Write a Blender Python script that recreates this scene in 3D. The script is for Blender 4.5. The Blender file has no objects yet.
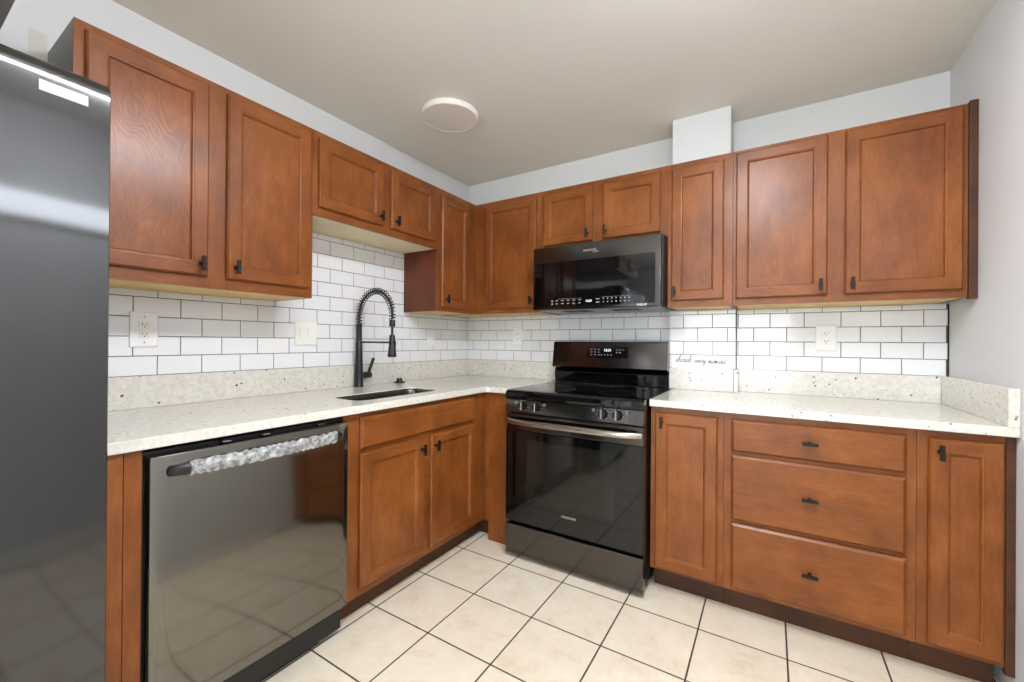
import bpy, bmesh, math, random
from mathutils import Vector, Matrix
random.seed(7)
C = bpy.context.scene.collection
SC = bpy.context.scene

# ------------------------------------------------------------------ camera
cam_d = bpy.data.cameras.new('camera'); cam = bpy.data.objects.new('camera', cam_d); C.objects.link(cam)
SC.camera = cam
FPX, CAM, YAW, PITCH, ROLL = 415.302, (2.0685, -2.6488, 1.18), 0.5568, 0.0017, 0.0077
cam_d.sensor_fit = 'HORIZONTAL'; cam_d.sensor_width = 36.0; cam_d.lens = FPX * 36.0 / 1024.0
cam_d.clip_start = 0.02
fw = Vector((-math.sin(YAW), math.cos(YAW), 0)); rt = Vector((math.cos(YAW), math.sin(YAW), 0)); up = Vector((0, 0, 1))
fw, up = fw*math.cos(PITCH) + up*math.sin(PITCH), up*math.cos(PITCH) - fw*math.sin(PITCH)
rt, up = rt*math.cos(ROLL) + up*math.sin(ROLL), up*math.cos(ROLL) - rt*math.sin(ROLL)
cam.matrix_world = Matrix(((rt.x, up.x, -fw.x, CAM[0]), (rt.y, up.y, -fw.y, CAM[1]), (rt.z, up.z, -fw.z, CAM[2]), (0, 0, 0, 1)))

# ------------------------------------------------------------------ world, lights, exposure
SC.view_settings.view_transform = 'Standard'; SC.view_settings.look = 'None'
SC.view_settings.gamma = 1.0; SC.view_settings.use_curve_mapping = False
SC.view_settings.exposure = 0.80
w = bpy.data.worlds.new('sky'); SC.world = w; w.use_nodes = True
bg = w.node_tree.nodes['Background']; bg.inputs[0].default_value = (0.80, 0.90, 1.0, 1); bg.inputs[1].default_value = 1.5

def area(name, loc, rot, sx, sy, power, col, shape='RECTANGLE'):
    l = bpy.data.lights.new(name, 'AREA'); l.shape = shape; l.size = sx; l.size_y = sy; l.energy = power; l.color = col
    o = bpy.data.objects.new(name, l); C.objects.link(o); o.location = loc; o.rotation_euler = rot
    return o
# daylight through the glass door behind the camera, the room's ceiling lamp, the added glow bar on the right wall
area('daylight', (1.62, -5.05, 1.12), (math.radians(90), 0, 0), 1.5, 1.85, 30, (0.86, 0.93, 1.0))
LAMP_POWER = 31.5   # emission of the long ceiling fixture above the camera and of the added fill globe near the glass door

# ------------------------------------------------------------------ materials
def lin(c):
    return tuple(((x/255)/12.92 if x/255 <= 0.04045 else ((x/255+0.055)/1.055)**2.4) for x in c) + (1.0,)
class NT:
    def __init__(s, name):
        s.m = bpy.data.materials.new(name); s.m.use_nodes = True
        s.t = s.m.node_tree; s.p = s.t.nodes['Principled BSDF']
    def n(s, typ, **kw):
        nd = s.t.nodes.new(typ)
        for k, v in kw.items():
            if k.startswith('i_'):
                nd.inputs[k[2:].replace('_', ' ')].default_value = v
            else: setattr(nd, k, v)
        return nd
    def l(s, a, b): s.t.links.new(a, b)
    def math(s, op, a, b=None, c=None, clamp=False):
        nd = s.t.nodes.new('ShaderNodeMath'); nd.operation = op; nd.use_clamp = clamp
        for i, x in enumerate((a, b, c)):
            if x is None: continue
            if isinstance(x, (int, float)): nd.inputs[i].default_value = x
            else: s.l(x, nd.inputs[i])
        return nd.outputs[0]
    def mix(s, f, a, b):
        nd = s.t.nodes.new('ShaderNodeMix'); nd.data_type = 'RGBA'
        for i, x in ((0, f), (6, a), (7, b)):
            if isinstance(x, (int, float, tuple)): nd.inputs[i].default_value = x
            else: s.l(x, nd.inputs[i])
        return nd.outputs[2]
    def ramp(s, f, stops):
        nd = s.t.nodes.new('ShaderNodeValToRGB'); e = nd.color_ramp.elements
        while len(e) < len(stops): e.new(0.5)
        for i, (p, c) in enumerate(stops): e[i].position = p; e[i].color = c
        s.l(f, nd.inputs[0]); return nd.outputs[0]
    def bump(s, h, strength, dist=0.001):
        nd = s.n('ShaderNodeBump'); nd.inputs['Strength'].default_value = strength; nd.inputs['Distance'].default_value = dist
        s.l(h, nd.inputs['Height']); s.l(nd.outputs[0], s.p.inputs['Normal'])
    def obj(s, scale=(1, 1, 1), rand=True):
        tc = s.n('ShaderNodeTexCoord'); mp = s.n('ShaderNodeMapping'); mp.inputs['Scale'].default_value = scale
        s.l(tc.outputs['Object'], mp.inputs[0])
        if rand:
            oi = s.n('ShaderNodeObjectInfo'); cb = s.n('ShaderNodeCombineXYZ')
            for i in range(3): s.l(s.math('MULTIPLY', oi.outputs['Random'], 17.3 + 11*i), cb.inputs[i])
            s.l(cb.outputs[0], mp.inputs['Location'])
        return mp.outputs[0]
    def noise(s, vec, scale, detail=4, rough=0.55, dist=0.0):
        nd = s.n('ShaderNodeTexNoise'); nd.inputs['Scale'].default_value = scale; nd.inputs['Detail'].default_value = detail
        nd.inputs['Roughness'].default_value = rough; nd.inputs['Distortion'].default_value = dist
        s.l(vec, nd.inputs['Vector']); return nd.outputs[0]

def plain(name, rgb, rough=0.5, metal=0.0, coat=0.0, spec=0.5, ior=1.5, varn=0.04, scale=60, emit=0):
    q = NT(name); c = lin(rgb)
    f = q.noise(q.obj(), scale, 3)
    col = q.mix(f, tuple(min(1, x*(1-varn)) for x in c[:3]) + (1,), tuple(min(1, x*(1+varn)) for x in c[:3]) + (1,))
    q.l(col, q.p.inputs['Base Color'])
    q.p.inputs['Roughness'].default_value = rough; q.p.inputs['Metallic'].default_value = metal
    q.p.inputs['Coat Weight'].default_value = coat; q.p.inputs['Specular IOR Level'].default_value = spec; q.p.inputs['IOR'].default_value = ior
    if emit:
        q.p.inputs['Emission Color'].default_value = c; q.p.inputs['Emission Strength'].default_value = emit
    return q.m

def paint(name, rgb, bump=0.12, scale=160, rough=0.6):
    q = NT(name); v = q.obj(rand=False); c = lin(rgb)
    f = q.noise(v, 1.3, 3)
    q.l(q.mix(f, tuple(x*0.96 for x in c[:3]) + (1,), tuple(min(1, x*1.04) for x in c[:3]) + (1,)), q.p.inputs['Base Color'])
    q.p.inputs['Roughness'].default_value = rough; q.p.inputs['Specular IOR Level'].default_value = 0.35
    q.bump(q.noise(v, scale, 4), bump, 0.002)
    return q.m

def patched_wall(name, rgb, old, box):
    m = paint(name, rgb); q = NT.__new__(NT); q.m = m; q.t = m.node_tree; q.p = q.t.nodes['Principled BSDF']
    tc = q.n('ShaderNodeTexCoord'); sp = q.n('ShaderNodeSeparateXYZ'); q.l(tc.outputs['Object'], sp.inputs[0])
    k = None
    for i, a, b in ((1, box[0], box[1]), (2, box[2], box[3])):
        e = q.math('MULTIPLY', q.math('GREATER_THAN', sp.outputs[i], a), q.math('LESS_THAN', sp.outputs[i], b))
        k = e if k is None else q.math('MULTIPLY', k, e)
    src = q.p.inputs['Base Color'].links[0].from_socket
    q.l(q.mix(k, src, lin(old)), q.p.inputs['Base Color'])
    return m

def wood(name, stretch, dark=(88, 46, 17), mid=(124, 69, 27), light=(152, 91, 41), figure=0.0, rough=0.36, coat=0.08):
    """cherry-stained maple; the grain runs along the axis whose scale is small"""
    q = NT(name)
    v = q.obj(stretch)
    vb = q.obj((1, 1, 1))
    grain = q.noise(v, 9, 6, 0.62, 0.25)
    blot = q.noise(vb, 5.5, 3, 0.5)
    fine = q.noise(v, 45, 3, 0.6)
    f = q.math('ADD', q.math('MULTIPLY', grain, 0.34), q.math('ADD', q.math('MULTIPLY', blot, 0.46), q.math('MULTIPLY', fine, 0.22)))
    col = q.ramp(f, [(0.30, lin(dark)), (0.52, lin(mid)), (0.76, lin(light))])
    if figure > 0:
        vf = q.obj((1.0, 1.0, 0.62), rand=False)
        wv = q.n('ShaderNodeTexNoise'); wv.inputs['Scale'].default_value = 4.6; wv.inputs['Detail'].default_value = 2.2; wv.inputs['Roughness'].default_value = 0.4
        wv.inputs['Distortion'].default_value = 0.8
        q.l(vf, wv.inputs['Vector'])
        ring = q.math('FRACT', q.math('MULTIPLY', wv.outputs[0], 30))
        line = q.math('SMOOTH_MIN', q.math('ABSOLUTE', q.math('SUBTRACT', ring, 0.5)), 0.30, 0.2)
        col = q.mix(q.math('SUBTRACT', 1.0, q.math('MULTIPLY', line, 3.3), clamp=True), col, q.mix(figure, col, lin((112, 60, 34))))
        q.bump(line, 0.35, 0.0016)
    else:
        q.bump(fine, 0.05, 0.0006)
    q.l(col, q.p.inputs['Base Color'])
    q.p.inputs['Roughness'].default_value = rough; q.p.inputs['Coat Weight'].default_value = coat; q.p.inputs['Coat Roughness'].default_value = 0.22; q.p.inputs['Specular IOR Level'].default_value = 0.3
    return q.m

def floor_mat(x0, y0, ts):
    q = NT('cream floor tile')
    tc = q.n('ShaderNodeTexCoord'); sep = q.n('ShaderNodeSeparateXYZ'); q.l(tc.outputs['Object'], sep.inputs[0])
    ds, cell = [], []
    for i, o in ((0, x0), (1, y0)):
        t = q.math('DIVIDE', q.math('SUBTRACT', sep.outputs[i], o), ts)
        ds.append(q.math('MULTIPLY', q.math('ABSOLUTE', q.math('SUBTRACT', q.math('FRACT', q.math('ADD', t, 0.5)), 0.5)), ts))
        cell.append(q.math('FLOOR', t))
    d = q.math('MINIMUM', ds[0], ds[1])
    wob = q.math('MULTIPLY', q.math('SUBTRACT', q.noise(tc.outputs['Object'], 40, 2), 0.5), 0.0012)
    body = q.math('DIVIDE', q.math('SUBTRACT', q.math('ADD', d, wob), 0.0026), 0.0012, clamp=True)
    cc = q.n('ShaderNodeCombineXYZ'); q.l(cell[0], cc.inputs[0]); q.l(cell[1], cc.inputs[1])
    wn = q.n('ShaderNodeTexWhiteNoise'); wn.noise_dimensions = '3D'; q.l(cc.outputs[0], wn.inputs['Vector'])
    off = q.n('ShaderNodeVectorMath'); off.operation = 'MULTIPLY_ADD'; q.l(wn.outputs['Color'], off.inputs[0]); off.inputs[1].default_value = (9, 9, 9); q.l(tc.outputs['Object'], off.inputs[2])
    n1 = q.noise(off.outputs[0], 8, 5, 0.6, 0.4); n2 = q.noise(off.outputs[0], 34, 4, 0.7)
    f = q.math('ADD', q.math('MULTIPLY', n1, 0.62), q.math('MULTIPLY', n2, 0.38))
    col = q.ramp(f, [(0.30, lin((208, 190, 164))), (0.45, lin((222, 209, 187))), (0.62, lin((229, 219, 201))), (0.8, lin((234, 227, 212)))])
    tint = q.mix(q.math('MULTIPLY', wn.outputs['Value'], 0.18), col, lin((214, 198, 172)))
    q.l(q.mix(body, lin((66, 54, 44)), tint), q.p.inputs['Base Color'])
    q.l(q.math('SUBTRACT', 0.85, q.math('MULTIPLY', body, 0.50)), q.p.inputs['Roughness'])
    q.bump(q.math('ADD', q.math('MULTIPLY', body, 0.6), q.math('MULTIPLY', n2, 0.06)), 0.5, 0.003)
    return q.m

def quartz():
    q = NT('speckled cream quartz'); tc = q.n('ShaderNodeTexCoord'); v = tc.outputs['Object']
    base = q.ramp(q.noise(v, 55, 5, 0.7), [(0.3, lin((200, 195, 183))), (0.55, lin((217, 213, 202))), (0.75, lin((226, 223, 215)))])
    def specks(scale, size, keep, col, prev, amt=1.0):
        vo = q.n('ShaderNodeTexVoronoi'); vo.inputs['Scale'].default_value = scale; q.l(v, vo.inputs['Vector'])
        sp = q.n('ShaderNodeSeparateColor'); q.l(vo.outputs['Color'], sp.inputs[0])
        r = q.math('ADD', vo.outputs['Distance'], q.math('MULTIPLY', q.math('SUBTRACT', q.noise(v, scale*3, 2), 0.5), 0.22))
        inside = q.math('LESS_THAN', r, q.math('MULTIPLY', q.math('ADD', sp.outputs[1], 0.35), size))
        return q.mix(q.math('MULTIPLY', q.math('MULTIPLY', inside, q.math('LESS_THAN', sp.outputs[0], keep)), amt), prev, col)
    c = specks(95, 0.24, 0.22, lin((176, 166, 148)), base, 0.55)
    c = specks(62, 0.18, 0.30, lin((92, 82, 70)), c, 0.75)
    c = specks(36, 0.15, 0.36, lin((44, 38, 34)), c, 0.95)
    q.l(c, q.p.inputs['Base Color']); q.p.inputs['Roughness'].default_value = 0.14; q.p.inputs['Coat Weight'].default_value = 0.2
    return q.m

def steel(name, rgb, rough, brush=(1, 1, 60), b=0.03, aniso=0.0):
    q = NT(name); v = q.obj(brush, rand=False)
    f = q.noise(v, 30, 3, 0.6); c = lin(rgb)
    q.l(q.mix(f, tuple(x*0.93 for x in c[:3]) + (1,), tuple(min(1, x*1.07) for x in c[:3]) + (1,)), q.p.inputs['Base Color'])
    q.p.inputs['Metallic'].default_value = 1.0
    q.l(q.math('ADD', q.math('MULTIPLY', f, 0.06), rough - 0.03), q.p.inputs['Roughness'])
    q.p.inputs['Anisotropic'].default_value = aniso
    q.bump(f, b, 0.0004)
    return q.m

def glass_mat(name):
    q = NT(name); q.p.inputs['Base Color'].default_value = (0.95, 0.98, 0.97, 1); q.p.inputs['Roughness'].default_value = 0.02
    tr = q.n('ShaderNodeBsdfTransparent'); mx = q.n('ShaderNodeMixShader'); fr = q.n('ShaderNodeFresnel'); fr.inputs[0].default_value = 1.45
    gl = q.n('ShaderNodeBsdfGlossy'); gl.inputs['Roughness'].default_value = 0.02
    q.l(fr.outputs[0], mx.inputs[0]); q.l(tr.outputs[0], mx.inputs[1]); q.l(gl.outputs[0], mx.inputs[2])
    q.l(mx.outputs[0], q.t.nodes['Material Output'].inputs['Surface'])
    return q.m

def film_mat():
    q = NT('crinkled clear plastic film'); v = q.obj()
    n = q.noise(v, 55, 3, 0.6, 0.6)
    q.p.inputs['Base Color'].default_value = lin((225, 225, 222)); q.p.inputs['Roughness'].default_value = 0.12
    tr = q.n('ShaderNodeBsdfTransparent'); tr.inputs[0].default_value = (0.92, 0.92, 0.9, 1)
    mx = q.n('ShaderNodeMixShader')
    q.l(q.math('ADD', 0.16, q.math('MULTIPLY', q.math('POWER', n, 3.0), 1.6), clamp=True), mx.inputs[0])
    q.l(tr.outputs[0], mx.inputs[1]); q.l(q.p.outputs[0], mx.inputs[2]); q.l(mx.outputs[0], q.t.nodes['Material Output'].inputs['Surface'])
    q.bump(n, 0.6, 0.003)
    return q.m

WALL_X, CEIL = 2.755, 2.4265
M = dict(
    wall=paint('pale grey wall paint', (214, 215, 215)),
    wallp=patched_wall('pale grey wall paint with an unpainted patch', (214, 215, 215), (208, 206, 196), (-2.337, -2.2945, 2.05, 2.198)),
    ceiling=paint('beige ceiling paint', (224, 220, 213), 0.3, 45, 0.8),
    white=plain('white trim paint', (232, 231, 227), 0.4),
    floor=floor_mat(0.5911, -1.7035, 0.3075),
    wv=wood('stained maple vertical grain', (3, 3, 0.7)),
    wx=wood('stained maple grain along x', (0.7, 3, 3)),
    wy=wood('stained maple grain along y', (3, 0.7, 3)),
    wfig=wood('stained maple with swirled figure', (3, 3, 0.7), figure=0.5, rough=0.28),
    wdark=wood('dark red stained veneer', (4, 4, 0.5), (74, 35, 21), (98, 50, 31), (116, 62, 40), rough=0.4, coat=0.1),
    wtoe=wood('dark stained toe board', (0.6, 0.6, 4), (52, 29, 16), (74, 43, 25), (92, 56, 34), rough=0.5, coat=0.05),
    wraw=wood('unfinished plywood underside', (3, 0.7, 3), (196, 164, 104), (222, 192, 132), (234, 210, 158), rough=0.7, coat=0),
    wcream=wood('pale melamine underside', (3, 0.7, 3), (216, 200, 160), (232, 218, 182), (240, 230, 200), rough=0.6, coat=0),
    grey=plain('grey cabinet side', (142, 138, 132), 0.6),
    fgrey=plain('dark grey fridge side', (84, 84, 84), 0.45),
    quartz=quartz(),
    tile=plain('glossy white tile', (232, 232, 232), 0.10, coat=0.3, varn=0.012, scale=3),
    tile2=plain('glossy white tile cool', (231, 231, 232), 0.10, coat=0.3, varn=0.012, scale=3),
    tile3=plain('glossy white tile warm', (233, 232, 230), 0.10, coat=0.3, varn=0.012, scale=3),
    grout=plain('grey grout', (92, 88, 86), 0.9),
    groutdark=plain('dark grout', (52, 48, 46), 0.9),
    steel=steel('black stainless steel', (120, 117, 110), 0.09, b=0.004),
    tsteel=steel('satin black stainless trim', (92, 89, 86), 0.15, b=0.01),
    fsteel=steel('brushed fridge steel', (84, 84, 84), 0.075, (1, 1, 60), 0.0, 0.0),
    bright=steel('satin handle steel', (176, 168, 156), 0.24),
    sinks=steel('sink steel', (104, 101, 92), 0.28, (1, 60, 1)),
    black=plain('matte black metal', (24, 24, 25), 0.38, 0.0, 0.1),
    knob=plain('black knob metal', (30, 29, 28), 0.35, 0.6),
    bplastic=plain('black plastic', (18, 17, 17), 0.45),
    bglass=plain('black glass', (7, 7, 8), 0.045, 0, 0, 0.55),
    owin=plain('oven window glass', (28, 26, 22), 0.05, 0, 0, 0.45),
    wplate=plain('white plastic plate', (235, 234, 231), 0.3),
    iplate=plain('ivory plastic plate', (234, 232, 222), 0.3),
    slot=plain('dark outlet slot', (50, 44, 40), 0.6),
    chrome=plain('chrome', (200, 200, 198), 0.15, 1.0),
    film=film_mat(), glass=glass_mat('clear glass'),
    paper=plain('white sign board', (240, 238, 234), 0.5),
    ink=plain('dark grey ink', (70, 66, 66), 0.7),
    mark=plain('white printed marks', (150, 150, 150), 0.5),
    glow=plain('lit display digits', (225, 238, 245), 0.4, emit=0.8),
    lampglow=plain('strip light and added globe glow', (242, 246, 255), 0.4, varn=0.0, emit=LAMP_POWER),
    lens=plain('unlit lamp lens', (222, 217, 208), 0.45),
    barglow=plain('added bar glow', (240, 246, 255), 0.4, varn=0.0, emit=3.5),
    sticker=plain('white sticker', (158, 160, 155), 0.4),
    silver=plain('silver logo print', (168, 160, 140), 0.4),
    lawn=plain('dry lawn', (168, 172, 120), 0.9, varn=0.2, scale=20),
)

# ------------------------------------------------------------------ mesh helpers
class MB:
    def __init__(s): s.bm = bmesh.new()
    def box(s, x0, x1, y0, y1, z0, z1, bev=0.0, mat=0, seg=2):
        x0, x1 = min(x0, x1), max(x0, x1); y0, y1 = min(y0, y1), max(y0, y1); z0, z1 = min(z0, z1), max(z0, z1)
        t = bmesh.new()
        bmesh.ops.create_cube(t, size=1.0)
        for v in t.verts: v.co = Vector(((x0+x1)/2 + v.co.x*(x1-x0), (y0+y1)/2 + v.co.y*(y1-y0), (z0+z1)/2 + v.co.z*(z1-z0)))
        if bev > 0: bmesh.ops.bevel(t, geom=list(t.edges), offset=min(bev, 0.49*min(x1-x0, y1-y0, z1-z0)), segments=seg, affect='EDGES', profile=0.5)
        s.merge(t, mat); return s
    def merge(s, t, mat=None, mtx=None):
        if mtx is not None: bmesh.ops.transform(t, matrix=mtx, verts=t.verts)
        vm = {v: s.bm.verts.new(v.co) for v in t.verts}
        for f in t.faces:
            try: nf = s.bm.faces.new([vm[v] for v in f.verts])
            except ValueError: continue
            nf.material_index = f.material_index if mat is None else mat
            nf.smooth = f.smooth
        t.free()
    def quad(s, pts, mat=0):
        f = s.bm.faces.new([s.bm.verts.new(p) for p in pts]); f.material_index = mat; return f
    def cyl(s, p0, p1, r0, r1=None, seg=20, mat=0, bev=0.0):
        r1 = r0 if r1 is None else r1
        p0, p1 = Vector(p0), Vector(p1); L = (p1-p0).length
        prof = [(0, 0), (r0, 0), (r1, L), (0, L)]
        if bev > 0: prof = [(0, 0), (r0-bev, 0), (r0-bev*0.3, bev*0.3), (r0, bev), (r1, L-bev), (r1-bev*0.3, L-bev*0.3), (r1-bev, L), (0, L)]
        s.lathe(p0, (p1-p0).normalized(), prof, seg, mat); return s
    def lathe(s, p, ax, prof, seg=24, mat=0):
        p = Vector(p); ax = Vector(ax).normalized(); a = ax.orthogonal().normalized(); b = ax.cross(a)
        rings = []
        for r, h in prof:
            if r <= 1e-6: rings.append([s.bm.verts.new(p + ax*h)])
            else: rings.append([s.bm.verts.new(p + ax*h + (a*math.cos(2*math.pi*k/seg) + b*math.sin(2*math.pi*k/seg))*r) for k in range(seg)])
        for A, B in zip(rings, rings[1:]):
            for k in range(seg):
                k2 = (k+1) % seg
                vs = [A[k % len(A)], A[k2 % len(A)], B[k2 % len(B)], B[k % len(B)]]
                vs = [v for i, v in enumerate(vs) if v not in vs[:i]]
                if len(vs) >= 3:
                    f = s.bm.faces.new(vs); f.material_index = mat; f.smooth = True
        return s
    def tube(s, pts, r, seg=10, mat=0, caps=True, flat=None):
        """r may be a number or a list; flat=(ax, k) squashes the section along the world axis ax"""
        pts = [Vector(p) for p in pts]; n = len(pts); R = r if isinstance(r, (list, tuple)) else [r]*n
        tg = [(pts[min(i+1, n-1)] - pts[max(i-1, 0)]).normalized() for i in range(n)]
        a = tg[0].orthogonal().normalized(); rings = []
        for i in range(n):
            a = (a - tg[i]*a.dot(tg[i])).normalized(); b = tg[i].cross(a); ring = []
            for k in range(seg):
                o = (a*math.cos(2*math.pi*k/seg) + b*math.sin(2*math.pi*k/seg))*R[i]
                if flat: o[flat[0]] *= flat[1]
                ring.append(s.bm.verts.new(pts[i] + o))
            rings.append(ring)
        for A, B in zip(rings, rings[1:]):
            for k in range(seg):
                f = s.bm.faces.new([A[k], A[(k+1) % seg], B[(k+1) % seg], B[k]]); f.material_index = mat; f.smooth = True
        if caps:
            for ring in (rings[0], rings[-1]):
                f = s.bm.faces.new(ring); f.material_index = mat
        return s
    def build(s, name, mats, parent=None, origin=None, recalc=True, mod_bevel=0, smooth_ang=None):
        if recalc: bmesh.ops.recalc_face_normals(s.bm, faces=s.bm.faces)
        if not isinstance(mats, (list, tuple)): mats = [mats]
        co = [v.co for v in s.bm.verts]
        lo = [min(c[i] for c in co) for i in range(3)]; hi = [max(c[i] for c in co) for i in range(3)]
        if parent is not None: origin = parent['_o']
        elif origin is None: origin = ((lo[0]+hi[0])/2, (lo[1]+hi[1])/2, lo[2])
        O = Vector(origin)
        for v in s.bm.verts: v.co -= O
        me = bpy.data.meshes.new(name); s.bm.to_mesh(me); s.bm.free()
        for m in mats: me.materials.append(m)
        flags = [p.use_smooth for p in me.polygons]
        me.set_sharp_from_angle(angle=math.radians(38)); me.polygons.foreach_set('use_smooth', flags)
        o = bpy.data.objects.new(name, me); C.objects.link(o)
        if parent is None: o.location = O
        else: o.parent = parent
        o['_o'] = tuple(O)
        if mod_bevel:
            b = o.modifiers.new('edge', 'BEVEL'); b.width = mod_bevel; b.segments = 2; b.limit_method = 'ANGLE'; b.angle_limit = math.radians(50)
        return o

def tag(o, label, cat, group=None, kind=None):
    o['label'] = label; o['category'] = cat
    if group: o['group'] = group
    if kind: o['kind'] = kind
    return o
def thing(name, label, cat, loc, group=None):
    o = bpy.data.objects.new(name, None); C.objects.link(o); o.location = loc; o['_o'] = tuple(loc); o.empty_display_size = 0.05
    return tag(o, label, cat, group)
def struct(o, label, cat):
    return tag(o, label, cat, kind='structure')
def text(name, body, size, mtx, mat, parent, ext=0.0004, sx=1.0):
    cu = bpy.data.curves.new(name, 'FONT'); cu.body = body; cu.size = size; cu.extrude = ext; cu.align_x = 'CENTER'; cu.align_y = 'CENTER'
    cu.materials.append(mat)
    o = bpy.data.objects.new(name, cu); C.objects.link(o); o.parent = parent
    o.matrix_local = Matrix.Translation(-Vector(parent['_o'])) @ mtx @ Matrix.Diagonal((sx, 1, 1, 1))
    return o
# an orientation whose x is world x, y is world z, facing -y (for things on the back wall)
FACE_Y = Matrix(((1, 0, 0, 0), (0, 0, -1, 0), (0, 1, 0, 0), (0, 0, 0, 1)))

# ------------------------------------------------------------------ the setting
YF = -5.2
UD, UT, UB = 0.3025, 2.138, 1.370          # upper cabinets: face, top, bottom
CD, CT, CU = 0.6468, 0.914, 0.882          # countertop: front, top, underside
BF, TK = 0.6159, 0.114                     # base cabinets: face, toe kick height
BT, BS = 0.0224, 1.0375                    # quartz upstand: thickness, top
struct(MB().box(-0.1, WALL_X+0.1, YF-0.1, 0.1, -0.06, 0.0).build('floor', M['floor'], origin=(0, 0, 0)), 'cream square floor tiles with dark grout', 'floor')
struct(MB().box(-0.1, WALL_X+0.1, YF-0.1, 0.1, CEIL, CEIL+0.06).build('ceiling', M['ceiling'], origin=(0, 0, CEIL)), 'plain beige ceiling', 'ceiling')
struct(MB().box(-0.1, 0, YF-0.1, 0.1, 0, CEIL).build('wall_left', M['wallp'], origin=(0, 0, 0)), 'pale grey wall behind the sink run', 'wall')
struct(MB().box(0, WALL_X, 0, 0.1, 0, CEIL).build('wall_back', M['wall'], origin=(0, 0, 0)), 'pale grey wall behind the range', 'wall')
struct(MB().box(WALL_X, WALL_X+0.1, YF-0.1, 0.1, 0, CEIL).build('wall_right', M['wall'], origin=(0, 0, 0)), 'pale grey wall at the right end of the counter', 'wall')
DX0, DX1, DZ = 0.82, 2.42, 2.06
f = MB(); f.box(0, DX0, YF-0.1, YF, 0, CEIL); f.box(DX1, WALL_X, YF-0.1, YF, 0, CEIL); f.box(DX0, DX1, YF-0.1, YF, DZ, CEIL)
struct(f.build('wall_front', M['wall'], origin=(0, 0, 0)), 'wall behind the camera with a glass door', 'wall')
d = MB()
for x in (DX0, (DX0+DX1)/2-0.03, DX1-0.06): d.box(x, x+0.06, YF-0.08, YF-0.02, 0.0, DZ, 0.004)
d.box(DX0, DX1, YF-0.08, YF-0.02, 0.0, 0.07, 0.004); d.box(DX0, DX1, YF-0.08, YF-0.02, DZ-0.06, DZ, 0.004)
dr = struct(d.build('door_1', M['white']), 'white framed sliding glass door behind the camera', 'door')
g = MB()
for x0, x1 in ((DX0+0.06, (DX0+DX1)/2-0.03), ((DX0+DX1)/2+0.03, DX1-0.06)): g.box(x0, x1, YF-0.054, YF-0.048, 0.07, DZ-0.06)
g.build('pane', M['glass'], dr)
struct(MB().box(-6, 9, YF-14, YF-0.1, -0.12, -0.02).build('ground', M['lawn']), 'lawn outside the glass door', 'ground')
b = MB(); b.box(WALL_X-0.014, WALL_X, YF, -0.82, 0, 0.10, 0.004); struct(b.build('baseboard_right', M['white']), 'white baseboard on the right wall', 'baseboard')
b = MB(); b.box(0, 0.014, YF, -3.30, 0, 0.10, 0.004); struct(b.build('baseboard_left', M['white']), 'white baseboard on the left wall', 'baseboard')

# the boxed chase beside the range
CHX0, CHX1, CHD = 1.566, 1.898, 0.08
ch = MB(); ch.box(1.596, 1.886, -0.20, 0, UT+0.002, CEIL); ch.box(CHX0, CHX1, -CHD, 0, 0.2, UB-0.002)
struct(ch.build('trim_1', M['wall'], origin=(1.73, -0.1, 0.2)), 'boxed duct chase above and below the cabinet beside the microwave', 'trim')

# ------------------------------------------------------------------ subway tile
ROW, TW, GR = 0.0763, 0.1513, 0.0030
def tiles(mb, axis, plane, sgn, a0, a1, z0, z1, j1, zb=BS):
    """running bond: j1 is one joint of the bottom row. axis 'x': wall x=plane facing +x, runs along y; axis 'y': wall y=plane facing -y, runs along x"""
    th = 0.008
    def P(u, v, w): return Vector((plane + w, u, v)) if axis == 'x' else Vector((u, plane - w, v))
    mb.quad([P(a0, z0, 0.0055), P(a1, z0, 0.0055), P(a1, z1, 0.0055), P(a0, z1, 0.0055)], 3)
    k0 = math.floor((z0 - zb)/ROW)
    for k in range(k0, k0 + 40):
        r0, r1 = max(z0, zb + k*ROW + GR/2), min(z1, zb + (k+1)*ROW - GR/2)
        if r0 >= z1: break
        if r1 - r0 < 0.004: continue
        off = j1 + (TW/2 if k % 2 else 0)
        n0 = math.floor((a0 - off)/TW)
        for n in range(n0, n0 + 60):
            u0, u1 = max(a0, off + n*TW + GR/2), min(a1, off + (n+1)*TW - GR/2)
            if u0 >= a1: break
            if u1 - u0 < 0.004: continue
            tx, ty = random.gauss(0, 0.0035), random.gauss(0, 0.0030)
            uc, vc = (u0+u1)/2, (r0+r1)/2; bv = 0.0014
            back = [P(u, v, 0.002) for u, v in ((u0, r0), (u1, r0), (u1, r1), (u0, r1))]
            mid = [P(u, v, th - 0.0012 + (u-uc)*tx + (v-vc)*ty) for u, v in ((u0, r0), (u1, r0), (u1, r1), (u0, r1))]
            top = [P(u, v, th + (u-uc)*tx + (v-vc)*ty) for u, v in ((u0+bv, r0+bv), (u1-bv, r0+bv), (u1-bv, r1-bv), (u0+bv, r1-bv))]
            B, Mi, T = ([mb.bm.verts.new(p) for p in q] for q in (back, mid, top))
            m = random.choice((0, 0, 1, 2))
            for i in range(4):
                j = (i+1) % 4
                for q in ((B[i], B[j], Mi[j], Mi[i]), (Mi[i], Mi[j], T[j], T[i])):
                    mb.bm.faces.new(q).material_index = m
            mb.bm.faces.new(T).material_index = m
TM = [M['tile'], M['tile2'], M['tile3'], M['grout'], M['groutdark']]
t = MB()
Z4 = BS + 4*ROW
tiles(t, 'x', 0.0, 1, -2.34, -0.009, BS, Z4, -1.994)
tiles(t, 'x', 0.0, 1, -2.34, -1.5315, Z4, UB-0.001, -1.994)
tiles(t, 'x', 0.0, 1, -1.5300, -0.6955, Z4, 1.752, -1.994)
tiles(t, 'x', 0.0, 1, -0.6935, -0.009, Z4, UB-0.001, -1.994)
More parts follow.
